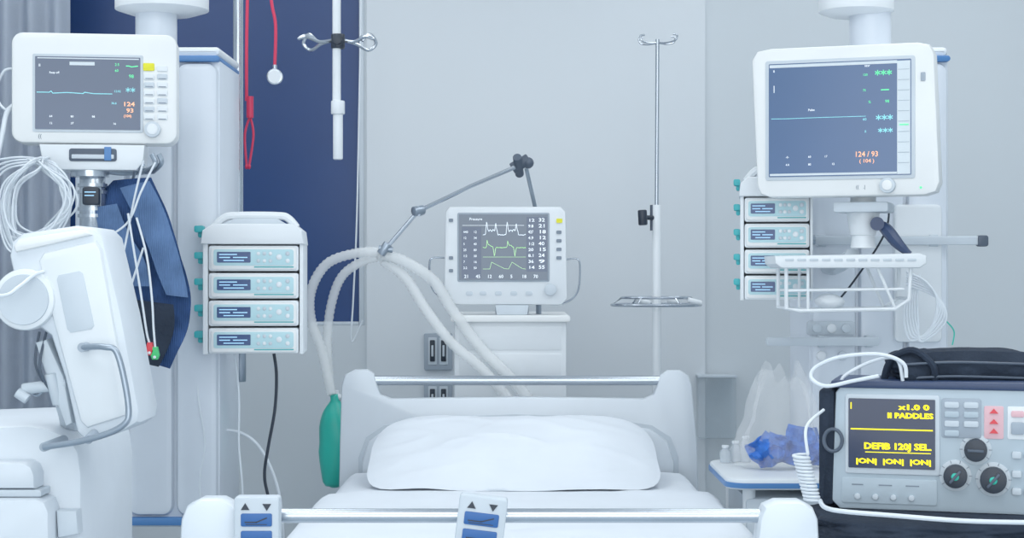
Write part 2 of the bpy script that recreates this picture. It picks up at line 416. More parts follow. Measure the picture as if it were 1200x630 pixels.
T=Thing('patient_monitor','large cream patient monitor with blue screen showing blood pressure readings','monitor',990,3.95,ay=236,rot=-20)
bm=NB(); T.poly(bm,[(886,66),(892,56),(907,53),(1068,53),(1081,56),(1086,66),(1092,215),(1088,226),(1076,230),(907,230),(896,226),(892,216)],0,.06,.008)
T.part('housing',bm,'cream')
T.rect('back_cover','white',925,70,1060,218,.058,.13,r=12,bev=.012)
T.rect('screen_bezel','lgrey',902,68,1066,210,-.003,.002,r=3,bev=.001)
sc=T.rect('screen','scrb',906,72,1062,206,-.0045,0,r=1,bev=0)
T.lines('header_band','pale',[[(908,75),(1046,75)]],3.5,-.0055,sc)
T.lines('footer_band','pale',[[(908,203.5),(1046,203.5)]],2.5,-.0055,sc)
sm=T.rect('side_menu','pale',1047,74,1061,205,-.006,-.004,bev=0,parent=sc)
T.lines('menu_divider','inkl',[[(1048,y),(1060,y)] for y in range(84,204,12)],.5,-.007,sc)
T.lines('green_menu_key','grn',[[(1050,148),(1059,148)]],1.6,-.0072,sc)
T.lines('waveform','cyn',[[(909,137),(925,137.3),(960,137),(1013,137)]],.6,-.0055,sc)
T.lines('scale_mark','wht',[[(912,98),(912,106)]],.7,-.0055,sc)
T.stars('star_readout','grn',3,1026,87,2.9,-.0055,sc,1.0)
T.stars('star_readout','cyn',3,1027,139,2.9,-.0055,sc,1.0)
T.stars('star_readout','cyn',3,1029,154,2.5,-.0055,sc,.9)
T.lines('green_dash','grn',[[(1030,107),(1038,107)]],1.4,-.0055,sc)
T.text('green_readout','grn',[('120',1010,90,2.6),('75',1010,108,2.6),('98',1034,122,3.4),('%',1016,122,3)],-.0055,sc,bold=.01)
T.text('cyan_readout','cyn',[('60',1010,142,3),('II',1012,156,2.6)],-.0055,sc,bold=.01)
T.text('orange_readout','org',[('124 / 93',1001,184,6.0,24),('( 104 )',1006,191,4.2,16)],-.0055,sc,bold=.015)
T.text('lower_readout','wht',[('-0-',925,184,2.4),('60',950,184,2.4),('17',968,184,2.4),('4.4',925,193,2.4),('80',950,193,2.4),('12',976,193,2.4)],-.0055,sc)
T.text('white_readout','wht',[('II',911,82,2.6),('Pulse',950,129,2.6),('RESP',1012,79.5,2)],-.0055,sc)
T.rect('key','grey',1072,88,1077,98,-.003,.001,r=1,bev=.001)
k=T.knob('rotary_knob','lgrey',1037,218,9,-.018,.001); T.knob('rotary_knob_cap','cream',1037,218,6,-.02,-.017,parent=k)
T.text('front_marks','ink',[('((   .|',1002,221,4)],-.001)
T.knob('power_light','grn',1072,221,1.5,-.002,.001)
bm=NB()
cyl(bm,T.L(1003,222,.10),T.L(1003,244,.10),.030,seg=28); cyl(bm,T.L(1003,244,.10),T.L(1003,275,.10),.040,.030,seg=28,bev=.003)
cyl(bm,T.L(1003,275,.10),T.L(1003,290,.10),.026,.03,seg=28); 
tube(bm,[T.L(1003,150,.12),T.L(1003,150,.36)],.03,smooth=False)
T.part('swivel_post',bm,'white')
T.rect('post_plate','lgrey',975,236,1035,248,.03,.14,r=3,bev=.003)

T=Thing('keyboard_shelf','white slatted tray with wire basket below the large monitor','shelf',985,4.02,ay=368)
bm=NB(); T.poly(bm,[(900,300),(1066,297),(1074,300),(1074,309),(1066,314),(908,314),(901,309)],-.10,.06,.005); tr=T.part('tray',bm,'white')
bm=NB()
for i in range(11): T.R(bm,912+i*14,303,922+i*14,306,-.102,-.098,r=1,bev=.0005)
T.part('vent_slot_row',bm,'lgrey',parent=tr)
bm=NB(); kr=.0046
for dy in (-.08,.04):
    tube(bm,[T.L(915,314,dy),T.L(915,360,dy),T.L(930,363,dy),T.L(1040,361,dy),T.L(1056,350,dy),T.L(1058,314,dy)],kr,smooth=False)
    tube(bm,[T.L(915,340,dy),T.L(1050,338,dy)],kr*.7,smooth=False)
    tube(bm,[T.L(940,314,dy),T.L(940,362,dy)],kr*.8,smooth=False)
    tube(bm,[T.L(1020,314,dy),T.L(1040,360,dy)],kr*.8,smooth=False)
for x,y in ((915,360),(940,362),(975,362),(1010,361),(1040,360),(1056,349)):
    tube(bm,[T.L(x,y,-.08),T.L(x,y,.04)],kr*.8,smooth=False)
T.part('wire_basket',bm,'white')
bm=NB(); tube(bm,[T.L(1003,300,.04),T.L(1003,312,.25),T.L(1003,312,.36)],.02); T.part('support_arm',bm,'lgrey')
bm=NB(); blob(bm,W(972,353,4.0),(.034,.04,.018),.1,3); solo('computer_mouse',bm,'white','small white computer mouse lying in the wire basket','mouse')
bm=NB(); tube(bm,[W(1030,262,4.0),W(1038,268,3.98),W(1052,285,3.96),W(1066,298,3.95)],.011,rf=lambda t,i:.008+.007*math.sin(math.pi*min(1,t*1.1)))
tube(bm,[W(1030,262,4.0),W(1003,268,4.1)],.008)
cyl(bm,W(1028,262,3.97),W(1028,262,4.05),.016)
solo('tilt_lever',bm,'lever','dark navy curved clamp lever under the large monitor','lever')

# ---------------- infusion pumps ----------------
def rack(ax,d,ay,rot,label,s=1.0,sx=1.0):
    T=Thing('pump_rack',label,'pump rack',ax,d,ay=ay,rot=rot); T.sx=sx
    T.K=.00215*s
    X=lambda v:v+ax-300
    Y=lambda v:v+ay-415
    bm=NB(); T.R(bm,X(240),Y(283),X(357),Y(415),.19,.205,r=3)
    T.part('back_plate',bm,'lgrey')
    bm=NB(); T.R(bm,X(240),Y(282),X(246),Y(415),.005,.19,r=1); T.part('side_frame',bm,'white')
    bm=NB(); T.R(bm,X(352.5),Y(282),X(357),Y(415),.005,.19,r=1); T.part('side_frame',bm,'white')
    bm=NB(); T.poly(bm,[(X(238),Y(286)),(X(240),Y(270)),(X(252),Y(262)),(X(346),Y(262)),(X(356),Y(270)),(X(358),Y(286))],-.01,.20,.006); th=T.part('top_housing',bm,'white')
    bm=NB(); tube(bm,[T.L(X(250),Y(266),.05),T.L(X(262),Y(255),.05),T.L(X(275),Y(252),.05),T.L(X(325),Y(252),.05),T.L(X(338),Y(255),.05),T.L(X(348),Y(266),.05)],.010); T.part('carry_handle',bm,'white',parent=th)
    bm=NB(); T.poly(bm,[(X(258),Y(264)),(X(275),Y(255)),(X(325),Y(255)),(X(340),Y(264))],.04,.06,.002); T.part('handle_web',bm,'lgrey',parent=th)
    for yy in [264,295,326,357,388]:
        bm=NB(); T.R(bm,X(229),Y(yy),X(240),Y(yy+8),.02,.06,r=2); T.R(bm,X(233),Y(yy+6),X(240),Y(yy+14),.03,.05,r=2); T.part('cable_clip',bm,'teal',label='turquoise cable clip')
    return T,X,Y
def pump0(T,X,Y):
    P=Thing('infusion_pump','white infusion pump with dark display and turquoise keypad in a rack','infusion pump',X(300),T.d,ay=Y(318),rot=0,group='infusion pumps in racks')
    P.K=T.K; P.sx=T.sx
    P.rect('body','white',X(247),Y(287.6),X(351.5),Y(317.4),.0,.18,r=3,bev=.003)
    f=P.rect('face_plate','cream',X(250),Y(289.5),X(349),Y(315.5),-.006,.001,r=3,bev=.002)
    P.rect('display_panel','key',X(253),Y(292),X(346),Y(311),-.0075,-.005,r=3,bev=.0005,parent=f)
    b=P.rect('display','lcd',X(257),Y(295),X(296),Y(307.5),-.009,-.007,r=1,bev=0,parent=f)
    bm=NB()
    for x0,x1,y in ((260,280,298),(260,272,301.5),(276,292,301.5),(265,288,305)):
        a=P.L(X(x0),Y(y)); b_=P.L(X(x1),Y(y)); strip(bm,[(a.x,a.z),(b_.x,b_.z)],1.2*P.K,-.0095)
    P.part('display_text',bm,'lcdt',parent=f,flat=True)
    for j,(x,y,r_) in enumerate(((305,297,2.2),(312,297,2.2),(319,297,2.2),(305,305.5,2.2),(312,305.5,2.2),(319,305.5,2.2),(329,301,3.4),(339,297,2.6),(339,305.5,2.6))):
        P.knob('button','lgrey' if j%2 else 'white',X(x),Y(y),r_,-.0095,-.007,parent=f,seg=14)
    bm=NB(); P.R(bm,X(300),Y(312),X(346),Y(313.4),-.0070,-.0055,bev=0); P.part('colour_strip',bm,'teal',parent=f)
    return P
def fill(T,X,Y):
    P=pump0(T,X,Y); r=T.o.rotation_euler.z
    first=T.loc+Matrix.Rotation(r,3,'Z')@Vector(((P.ax-T.ax)*T.K*T.sx,0,(T.ay-P.ay)*T.K))
    P.o.location=first; P.o.rotation_euler.z=r
    for i in range(1,4): deepcopy(P.o,first-Vector((0,0,i*32.2*T.K)))
fill(*rack(298,4.3,415,4,'white pump rack holding four infusion pumps beside the tall pole'))
fill(*rack(911,4.13,352,-8,'white pump rack with four infusion pumps hung beside the large monitor',s=.91,sx=.76))
bm=NB(); tube(bm,[W(915,281,4.328),W(955,281,4.328)],.012,smooth=False); solo('rack_bracket',bm,'steel','short steel bracket joining the pump rack to the rail','bracket')

# ---------------- tall steel pole left ----------------
T=Thing('ceiling_equipment_pole','tall chrome ceiling-hung pole carrying the pump rack','pole',279,4.85,ay=447)
bm=NB(); cyl(bm,T.L(279,430),Vector((0,0,ZC-.001-T.loc.z)),.0145,seg=20); T.part('pole',bm,'chrome')
bm=NB(); cyl(bm,T.L(281,410),T.L(281,447),.018,seg=20,bev=.003); T.part('end_sleeve',bm,'steel')
bm=NB(); T.R(bm,268,330,290,352,-.335,.02,r=3); T.part('rack_clamp',bm,'dgrey')
bm=NB(); tube(bm,[T.L(279,-110),T.L(300,-90,-.02),T.L(322,-80,-.03),T.L(326,-95,-.03)],.005); T.part('hook',bm,'chrome')
T=Thing('stethoscope','red rubber stethoscope hanging from the pole hook','stethoscope',305,4.8,ay=195)
bm=NB()
tube(bm,[T.L(289,118),T.L(289,60),T.L(290,0),T.L(292,-60),T.L(303,-88),T.L(314,-60),T.L(318,0),T.L(323,30),T.L(322,78)],.0046,seg=10)
T.part('tubing',bm,'red')
bm=NB(); tube(bm,[T.L(293,113),T.L(293,138)],.010,smooth=False,seg=10); T.part('yoke',bm,'red')
for xm,xe in ((287,289),(297,292)):
    bm=NB(); tube(bm,[T.L(293,136),T.L(xm,158),T.L(xe,194)],.0034); T.part('binaural_tube',bm,'red')
    bm=NB(); blob(bm,T.L(xe,195),(.005,.005,.008),0,1,2); T.part('ear_tip',bm,'red')
bm=NB(); c=T.L(322,90); cyl(bm,c+Vector((0,.008,0)),c-Vector((0,.008,0)),.023,seg=28,bev=.003); cyl(bm,T.L(322,76),T.L(322,84),.006); cp=T.part('chest_piece',bm,'chrome')
bm=NB(); cyl(bm,c-Vector((0,.0075,0)),c-Vector((0,.0105,0)),.018,seg=28); T.part('diaphragm',bm,'white',parent=cp)
T=Thing('hanging_infusion_rod','white ceiling-hung infusion rod with chrome hook cross','infusion hanger',396,4.7,ay=188)
bm=NB(); cyl(bm,T.L(394.5,118),Vector((T.L(394.5,0).x,0,ZC-.001-T.loc.z)),.0115,seg=20); T.part('upper_rod',bm,'white')
bm=NB(); cyl(bm,T.L(396,122),T.L(396,187),.0135,seg=20,bev=.004); cyl(bm,T.L(396,118),T.L(396,134),.019,seg=20,bev=.003); T.part('lower_rod',bm,'white')
bm=NB(); cyl(bm,T.L(396,57),T.L(396,40),.019,seg=20,bev=.003); cyl(bm,T.L(396,48,.03),T.L(396,48,-.03),.013,seg=16,bev=.002); T.part('hook_hub',bm,'black')
for sgn in (1,-1):
    for q in (0,1):
        bm=NB()
        c=396; s1=(1 if q else -1); pts=[(c+sgn*5,47,0),(c+sgn*20,50,-.02*s1),(c+sgn*34,56-10*q,-.05*s1),(c+sgn*43,48,-.05*s1),(c+sgn*36,38+6*q,-.04*s1),(c+sgn*27,46,-.03*s1)]
        tube(bm,[T.L(*p) for p in pts],.0048); T.part('hook',bm,'chrome')
cable('curtain_cord',[(424,-40,5.45),(421,120,5.45),(418,260,5.45),(414,350,5.45),(412,400,5.45),(425,375,5.45)],.0028,'cable','thin white cord hanging down beside the window')
# ---------------- centre ventilator ----------------
T=Thing('ventilator','white ventilator with waveform screen on trolley behind the bed','ventilator',592,4.98)
bm=NB(); T.poly(bm,[(522,248),(527,242),(657,242),(663,248),(665,350),(658,357),(528,357),(520,350)],0,.07,.006); T.part('display_housing',bm,'white')
T.rect('screen_bezel','grey',536,249,644,330,-.003,.002,r=2,bev=.001)
sc=T.rect('screen','scrm',538,251,642,328,-.0045,0,bev=0)
T.rect('inner_panel','scr',541,266,564,326,-.0052,-.004,bev=0,parent=sc)
T.rect('inner_panel','scr',617,254,641,318,-.0052,-.004,bev=0,parent=sc)
def wave(x0,x1,base,amp,per,kind):
    pts=[]; n=int((x1-x0)/.6)
    for i in range(n+1):
        x=x0+(x1-x0)*i/n; t=((x-x0)%per)/per
        if kind==0: v=(.5 if .14<t<.72 else 0)*(.8+.5*abs(math.sin(t*22)))+1.1*math.exp(-((t-.18)/.035)**2)+.9*math.exp(-((t-.62)/.03)**2)
        else: v=-1.1*math.exp(-((t-.56)/.04)**2) + (.5*(1-(t-.2)*3) if .2<t<.5 else 0)+.4*math.exp(-((t-.2)/.03)**2)
        v+=.14*noise.noise(Vector((x*2.9,base,0)))
        pts.append((x,base-amp*v))
    return pts
T.lines('pressure_waveform','wht',[wave(566,616,275,9,24,0)],.6,-.0055,sc)
T.lines('flow_waveform','ygn',[wave(566,616,290,9,24,1)],.6,-.0055,sc)
T.lines('baseline_rule','ygn',[[(566,301),(616,301)]],.4,-.0055,sc)
T.lines('volume_waveform','ygn',[[(566,315),(574,315),(576,307),(591,314.5),(596,315),(600,307),(612,314.5),(616,315)]],.45,-.0055,sc)
T.lines('upper_rule','wht',[[(542,264),(614,264)]],.4,-.0055,sc)
it=[]
for i,(a_,b_) in enumerate((('12','32'),('9.8','21'),('427','18'),('4.9','12'),('1:2','40'),('20','15'),('8.1','24'),('36','9'),('14','55'))):
    it.append((a_,619,259.5+i*6.9,3.4,6)); it.append((b_,631,259.5+i*6.9,4.0,7))
T.text('value_readout','wht',it,-.0058,sc,bold=.015)
T.text('setting_readout','wht',[('Pressure',550,258,3.0),('440',543,273,2.6),('12',555,273,2.6),('12',543,280,2.6),('34',555,280,2.6),('5',543,287,2.6),('40',555,287,2.6),('25',543,294,2.6),('80',555,294,2.6),('1:2',543,301,2.6),('30',555,301,2.6),('7',543,308,2.6),('16',555,308,2.6),('2.2',543,315,2.6),('50',555,315,2.6)]+[('%d'%v,544+i*13.5,325.5,3.8) for i,v in enumerate((21,45,12,60,5,18,70))],-.0060,sc,bold=.01)
T.rect('yellow_key','yelp',652,256,659,261,-.003,.001,r=1,bev=0)
for y in (270,280,290,300): T.rect('key','ink',652,y,658,y+4,-.003,.001,r=1,bev=0)
for y in (256,300,315): T.rect('key','ink',526,y,531,y+4,-.003,.001,r=1,bev=0)
T.knob('rotary_knob','lgrey',645,339,7,-.018,.001)
for x in (550,566,584,602,620): T.rect('soft_key','lgrey',x-4,341,x+4,346,-.003,.001,r=2,bev=.0005)
bm=NB(); T.poly(bm,[(580,357),(620,357),(618,369),(582,369)],.0,.08,.004); cyl(bm,T.L(600,369,.1),T.L(600,359,.1),.05,seg=28,bev=.004); T.part('swivel_neck',bm,'lgrey')
bm=NB(); T.R(bm,532,370,664,T.ay-110,.0,.40,r=6,bev=.006); T.part('trolley_body',bm,'white')
bm=NB(); T.R(bm,528,369,668,377,-.02,.42,r=3,bev=.003); T.part('top_plate',bm,'cream')
for y in (400,432,): T.rect('drawer_front','white',538,y-18,658,y+10,-.002,.001,r=2,bev=.001)
bm=NB(); T.R(bm,515,T.ay-110,680,T.ay-60,-.03,.45,r=8,bev=.01); T.part('base',bm,'lgrey')
for x in (525,670):
    for dy in (.0,.42):
        bm=NB(); c=T.L(x,T.ay-30,dy); cyl(bm,c-Vector((.014,0,0)),c+Vector((.014,0,0)),30*T.K,bev=.003); cyl(bm,c,c+Vector((0,0,.1)),.008); T.part('caster',bm,'rubber')
bm=NB(); tube(bm,[T.L(523,302,.03),T.L(507,302,.02),T.L(503,310,.02),T.L(505,335,.02),T.L(516,348,.02),T.L(530,352,.03)],.003); T.part('side_handle',bm,'chrome')
bm=NB(); tube(bm,[T.L(662,304,.03),T.L(676,303,.02),T.L(680,312,.02),T.L(677,342,.02),T.L(660,356,.03),T.L(640,356,.03)],.003); T.part('side_handle',bm,'chrome')
bm=NB(); a=T.L(628,242,.12); tube(bm,[T.L(632,370,.12),T.L(632,300,.12),a],.008,smooth=False); tube(bm,[a,T.L(617,196,.06)],.006,smooth=False); T.part('arm_riser',bm,'steel')
bm=NB(); tube(bm,[T.L(603,196,.0),T.L(552,219,-.05),T.L(492,249,-.1)],.0062,smooth=False); T.part('upper_arm',bm,'chrome')
bm=NB(); tube(bm,[T.L(492,249,-.1),T.L(454,293,-.1)],.006,smooth=False); T.part('forearm',bm,'chrome')
bm=NB(); cyl(bm,T.L(600,197,.03),T.L(620,185,.03),.017,seg=20,bev=.003); cyl(bm,T.L(606,184,-.01),T.L(609,203,.06),.013,seg=20,bev=.002); blob(bm,T.L(619,190,.03),(.017,.02,.017),0,1,3); T.part('shoulder_joint',bm,'dgrey')
bm=NB(); cyl(bm,T.L(487,249,-.11),T.L(498,247,-.09),.014,seg=16,bev=.002); cyl(bm,T.L(492,243,-.1),T.L(493,254,-.1),.010); T.part('elbow_joint',bm,'steel')
bm=NB(); cyl(bm,T.L(458,286,-.1),T.L(449,298,-.1),.013,seg=16,bev=.002); cyl(bm,T.L(447,291,-.1),T.L(463,293,-.1),.009); T.part('hose_holder',bm,'steel')
cor=lambda R_:(lambda t,i:R_*(1+.09*(1 if i%2 else -1)))
def hose(pts,R_):
    bm=NB(); tube(bm,[T.L(*p) for p in pts],R_,seg=14,res=14,rf=cor(R_)); T.part('breathing_hose',bm,'hose',label='white corrugated hose',sharp=70)
hose([(455,296,-.09),(425,296,-.08),(388,308,-.08),(369,338,-.08),(368,372,-.08),(381,410,-.08),(392,460,-.08)],.0140)
hose([(458,300,-.07),(432,304,-.05),(404,322,-.05),(390,356,-.04),(385,400,-.03),(388,452,-.03)],.0130)
hose([(446,298,-.09),(475,306,-.06),(508,328,-.04),(530,362,-.03),(562,405,-.035),(595,438,-.04),(622,470,-.04)],.016)
hose([(450,305,-.05),(476,325,-.04),(500,362,-.05),(530,400,-.07),(565,430,-.07),(600,470,-.07)],.015)
T2=Thing('resuscitator_bag','teal green rubber breathing bag hanging beside the headboard','breathing bag',392,4.92,ay=572)
bm=NB(); prof=[(0.008,0),(.024,.006),(.038,.03),(.048,.08),(.052,.13),(.050,.175),(.040,.21),(.024,.235),(.013,.252),(.011,.272)]
t=bmesh.new(); lathe(t,prof,(0,0,0),28); bmesh.ops.subdivide_edges(t,edges=list(t.edges),cuts=1,use_grid_fill=True,smooth=.6)
for v in t.verts: v.co.x+=.006*math.sin(v.co.z*12)+.005*noise.noise(v.co*18); v.co.y+=.006*noise.noise(v.co*14)
merge(bm,t,Matrix.Translation(T2.L(392,571)))
T2.part('bag',bm,'tealr',sharp=80)
bm=NB(); cyl(bm,T2.L(392,466),T2.L(392,457),.012,bev=.002); cyl(bm,T2.L(386,460),T2.L(400,466),.009,bev=.002); T2.part('connector',bm,'white')
# ---------------- IV stand ----------------
T=Thing('infusion_stand','slim chrome and white infusion stand with hooks and round tray','infusion stand',770,5.2)
bm=NB(); cyl(bm,T.L(770.5,46),T.L(769.5,245),.0062,seg=16); T.part('upper_pole',bm,'chrome')
bm=NB(); cyl(bm,T.L(769.5,240),T.L(769,T.ay-25),.014,seg=20,bev=.002); T.part('lower_pole',bm,'white')
for s_,dy in ((-1,-.02),(1,.02),(-1,.04),(1,-.04)):
    bm=NB(); tube(bm,[T.L(771,50),T.L(771+s_*10,51,dy/2),T.L(771+s_*19,49,dy),T.L(771+s_*21,43,dy),T.L(771+s_*16,42,dy)],.0030); T.part('hook',bm,'chrome')
bm=NB(); cyl(bm,T.L(764,240),T.L(764,270),.006); T.part('clamp_rod',bm,'dgrey')
bm=NB(); cyl(bm,T.L(752,246,-.02),T.L(753,264,-.02),.014,seg=20,bev=.004); cyl(bm,T.L(754,255,-.02),T.L(769,255,0),.007); T.part('clamp_knob',bm,'black')
bm=NB(); c=T.L(769,357)
tube(bm,[c+Vector((.135*math.cos(a),.10*math.sin(a),0)) for a in [2*math.pi*k/16 for k in range(16)]],.005,closed=True,res=2)
tube(bm,[c+Vector((.105*math.cos(a),.08*math.sin(a),.022)) for a in [2*math.pi*k/16 for k in range(16)]],.004,closed=True,res=2)
for k in range(6):
    a=2*math.pi*k/6; tube(bm,[c,c+Vector((.135*math.cos(a),.10*math.sin(a),0)),c+Vector((.105*math.cos(a),.08*math.sin(a),.022))],.0035,smooth=False)
T.part('tray_ring',bm,'chrome')
for x in (752,788,812): 
    bm=NB(); cyl(bm,T.L(x-8,351,-.05),T.L(x+8,355,-.04),.009,bev=.002); T.part('ring_clip',bm,'white')
bm=NB()
for k in range(5):
    a=2*math.pi*k/5+.3; tube(bm,[T.L(769,T.ay-30),T.L(769,T.ay-30)+Vector((.25*math.cos(a),.25*math.sin(a),-.02))],.014,smooth=False)
T.part('base',bm,'chrome')
for k in range(5):
    a=2*math.pi*k/5+.3; bm=NB(); c=T.L(769,T.ay)+Vector((.25*math.cos(a),.25*math.sin(a),.025)); cyl(bm,c-Vector((.012,0,0)),c+Vector((.012,0,0)),.025); T.part('caster',bm,'rubber')
# ---------------- bed ----------------
T=Thing('hospital_bed','white hospital bed with steel rail headboard and footboard','bed',606,3.7)
HD,FD=4.75,2.69
bm=NB(); T.poly(bm,[(396,640),(398,520),(400,452),(404,439),(415,433),(430,433),(438,438),(442,452),(446,462),(458,467),(520,466),(606,465),(700,466),(755,467),(766,462),(771,450),(774,440),(783,434),(798,434),(807,440),(811,452),(817,520),(820,640)],0,.04,.008,d=HD,backbev=True)
hb=T.part('headboard',bm,'bed')
bm=NB(); T.poly(bm,[(420,640),(420,536),(429,512),(450,498),(520,488),(606,485),(700,488),(764,498),(786,512),(795,536),(797,640)],-.003,.002,.001,d=HD); T.part('painted_panel_shadow',bm,'lgrey',parent=hb)  # darker outline painted in as the shadow around the inner panel
bm=NB(); T.poly(bm,[(424,640),(424,540),(432,516),(452,502),(520,492),(606,489),(700,492),(762,502),(782,516),(790,540),(792,640)],-.016,.002,.014,d=HD); T.part('inner_panel',bm,'bed',parent=hb)
bm=NB(); cyl(bm,T.L(438,446,.02,HD),T.L(778,446,.02,HD),.0135,seg=20); T.part('headboard_rail',bm,'chrome',parent=hb,label='brushed steel rail')
bm=NB(); T.poly(bm,[(240,640),(930,640),(925,960),(245,960)],.005,.035,.008,d=FD)
fb=T.part('footboard',bm,'bed')
bm=NB(); T.poly(bm,[(211,960),(211,640),(213,608),(220,592),(236,584),(260,584),(274,591),(281,606),(284,640),(284,960)],-.01,.05,.010,d=FD,backbev=True); T.part('corner_post',bm,'bed',parent=fb)
bm=NB(); T.poly(bm,[(886,960),(886,640),(890,606),(896,593),(910,587),(938,587),(952,594),(958,608),(960,640),(960,960)],-.01,.05,.010,d=FD,backbev=True); T.part('corner_post',bm,'bed',parent=fb)
bm=NB(); cyl(bm,T.L(278,606,.02,FD),T.L(892,606,.02,FD),.0115,seg=20); T.part('footboard_rail',bm,'chrome',parent=fb,label='brushed steel rail')
bm=NB(); box(bm,(.02-T.loc.x,3.745-T.loc.y,.56),(.90,1.99,.07),.01); T.part('mattress_platform',bm,'lgrey')
bm=NB(); box(bm,(.02-T.loc.x,3.7-T.loc.y,.22),(.5,1.7,.08),.02); T.part('chassis',bm,'lgrey')
for yy in (3.15,4.25):
    bm=NB(); box(bm,(.02-T.loc.x,yy-T.loc.y,.39),(.22,.22,.28),.02); T.part('lift_column',bm,'bed')
for yy in (2.95,4.45):
    for xx in (-.25,.29):
        bm=NB(); c=Vector((xx-T.loc.x,yy-T.loc.y,.065)); cyl(bm,c-Vector((.02,0,0)),c+Vector((.02,0,0)),.065,bev=.005); cyl(bm,c,c+Vector((0,0,.14)),.015); T.part('caster',bm,'rubber')
def panel(x0,x1,y0,tilt):
    bm=NB(); T.R(bm,x0,y0,x1,690,-.04,-.012,r=4,bev=.003,d=FD)
    M0=Matrix.Rotation(math.radians(tilt),4,'Y'); piv=T.L((x0+x1)/2,650,0,FD)
    MX=Matrix.Translation(piv)@M0@Matrix.Translation(-piv)
    bmesh.ops.transform(bm,matrix=MX,verts=bm.verts)
    p=T.part('control_panel',bm,'lgrey',label='grey bed control panel with blue keys')
    yb=FD-T.loc.y
    for dx,up in ((-13,1),(12,0)):
        bm=NB(); c=(x0+x1)/2+dx; yy=y0+12
        pts=[(c-5,yy+3),(c+5,yy+3),(c,yy-5)] if up else [(c-5,yy-4),(c+5,yy-4),(c,yy+4)]
        q=[T.L(a_,b_,0,FD) for a_,b_ in pts]; prism(bm,[(v.x,v.z) for v in q],yb-.0415,yb-.039,0)
        bmesh.ops.transform(bm,matrix=MX,verts=bm.verts); T.part('arrow_mark',bm,'black',parent=p)
    for i in range(4):
        ya=y0+19+i*20
        bm=NB(); T.R(bm,x0+8,ya,x1-8,ya+15,-.0425,-.039,r=2,bev=.001,d=FD); bmesh.ops.transform(bm,matrix=MX,verts=bm.verts); T.part('key',bm,'btn',parent=p,label='blue key with bed pictogram')
        bm=NB(); 
        def LL(a_,b_): v=T.L(a_,b_,0,FD); return (v.x,v.z)
        strip(bm,[LL(x0+13,ya+10),LL((x0+x1)/2,ya+10),LL(x1-14,ya+(5 if i==0 else 9))],.002,yb-.043)
        strip(bm,[LL(x0+14,ya+12.5),LL(x1-14,ya+12.5)],.0012,yb-.043)
        bmesh.ops.transform(bm,matrix=MX,verts=bm.verts); T.part('pictogram',bm,'black',parent=p,flat=True)
panel(279,331,578,0); panel(531,587,577,7)
bm=NB(); box(bm,(.015,3.74,.688),(.94,1.90,.184),.04,seg=4); solo('mattress',bm,'mattress','pale blue-grey hospital mattress on the bed frame','mattress')
def sheet(name,y0,y1,top,hang,half,th,label,cat,amp,seed):
    t=bmesh.new(); g=[]; ny=60
    prof=[]
    for k in range(7): prof.append((-half-.004,hang+(top-.045-hang)*k/6))
    for k in range(1,5):
        a=math.pi-(math.pi/2)*k/5; prof.append((-half+.045+.045*math.cos(a)-.004,top-.045+.045*math.sin(a)))
    for k in range(1,30): prof.append((-half+.045+(2*half-.09)*k/30,top))
    prof+= [(-x,z) for x,z in reversed(prof[:11])]
    for j in range(ny+1):
        y=y0+(y1-y0)*j/ny; row=[]
        for x,z in prof:
            n=noise.noise(Vector((x*3+seed,y*2.2,z*2)))*amp+noise.noise(Vector((x*9+seed,y*7,0)))*amp*.4
            dx=0.0
            if z<top-.03: dx=(abs(n)+.002)*(1 if x>0 else -1); zz=z
            else: zz=z+abs(n)
            row.append(t.verts.new((x+.015+dx,y,zz)))
        g.append(row)
    for j in range(ny):
        for k in range(len(prof)-1): t.faces.new((g[j][k],g[j][k+1],g[j+1][k+1],g[j+1][k]))
    bmesh.ops.recalc_face_normals(t,faces=t.faces); bmesh.ops.solidify(t,geom=list(t.faces),thickness=-th)
    bm=NB(); merge(bm,t); return solo(name,bm,'linen',label,cat,sharp=70)
sheet('fitted_sheet',2.81,4.72,.784,.62,.474,.003,'white cotton sheet covering the mattress','sheet',.006,1)
sheet('blanket',2.80,4.14,.796,.50,.484,.010,'folded white blanket spread over the bed','blanket',.014,5)
# pillow: squarish outline, flat soft cushion with thin drooping hem and creases
t=bmesh.new(); nr,na=34,96
wp,hp,tp=.385,.205,.046
for sd in (1,-1):
    cen=t.verts.new((0,0,sd*tp)); prev=None
    for i in range(1,nr+1):
        q=i/nr; ring=[]
        for k in range(na):
            a=2*math.pi*k/na; c_,s_=math.cos(a),math.sin(a)
            m=(abs(c_)**5.5+abs(s_)**5.5)**(-1/5.5)
            x=wp*q*m*c_*(1-.02*math.cos(2*a)*q); y=hp*q*m*s_
            x*=1-.13*max(0,y/hp)**2; y*=1+.04*noise.noise(Vector((c_*2,s_*2,1)))
            th=tp*(1-q**2.2)**.85*(1+.25*noise.noise(Vector((x*5,y*6,sd*2))))
            cr=1-abs(noise.noise(Vector((x*5+y*3,y*10-x*2,3))))*2
            z=sd*th+.010*noise.noise(Vector((x*6,y*9,4)))+(.006*cr**3*min(1,th/.02) if sd>0 else 0)
            z-=.030*max(0,abs(x)/wp-.55)**1.5*(1 if sd>0 else 1)
            ring.append(t.verts.new((x,y,z)))
        for k in range(na):
            if prev is None: t.faces.new((cen,ring[k],ring[(k+1)%na]))
            else: t.faces.new((prev[k],ring[k],ring[(k+1)%na],prev[(k+1)%na]))
        prev=ring
bmesh.ops.remove_doubles(t,verts=t.verts,dist=.0009)
Mp=Matrix.Translation((W(602,0,4.5).x,4.505,.868))@Matrix.Rotation(math.radians(22),4,'X')
bm=NB(); merge(bm,t,Mp); solo('pillow',bm,'linen','soft creased white pillow leaning against the headboard','pillow',sharp=100)

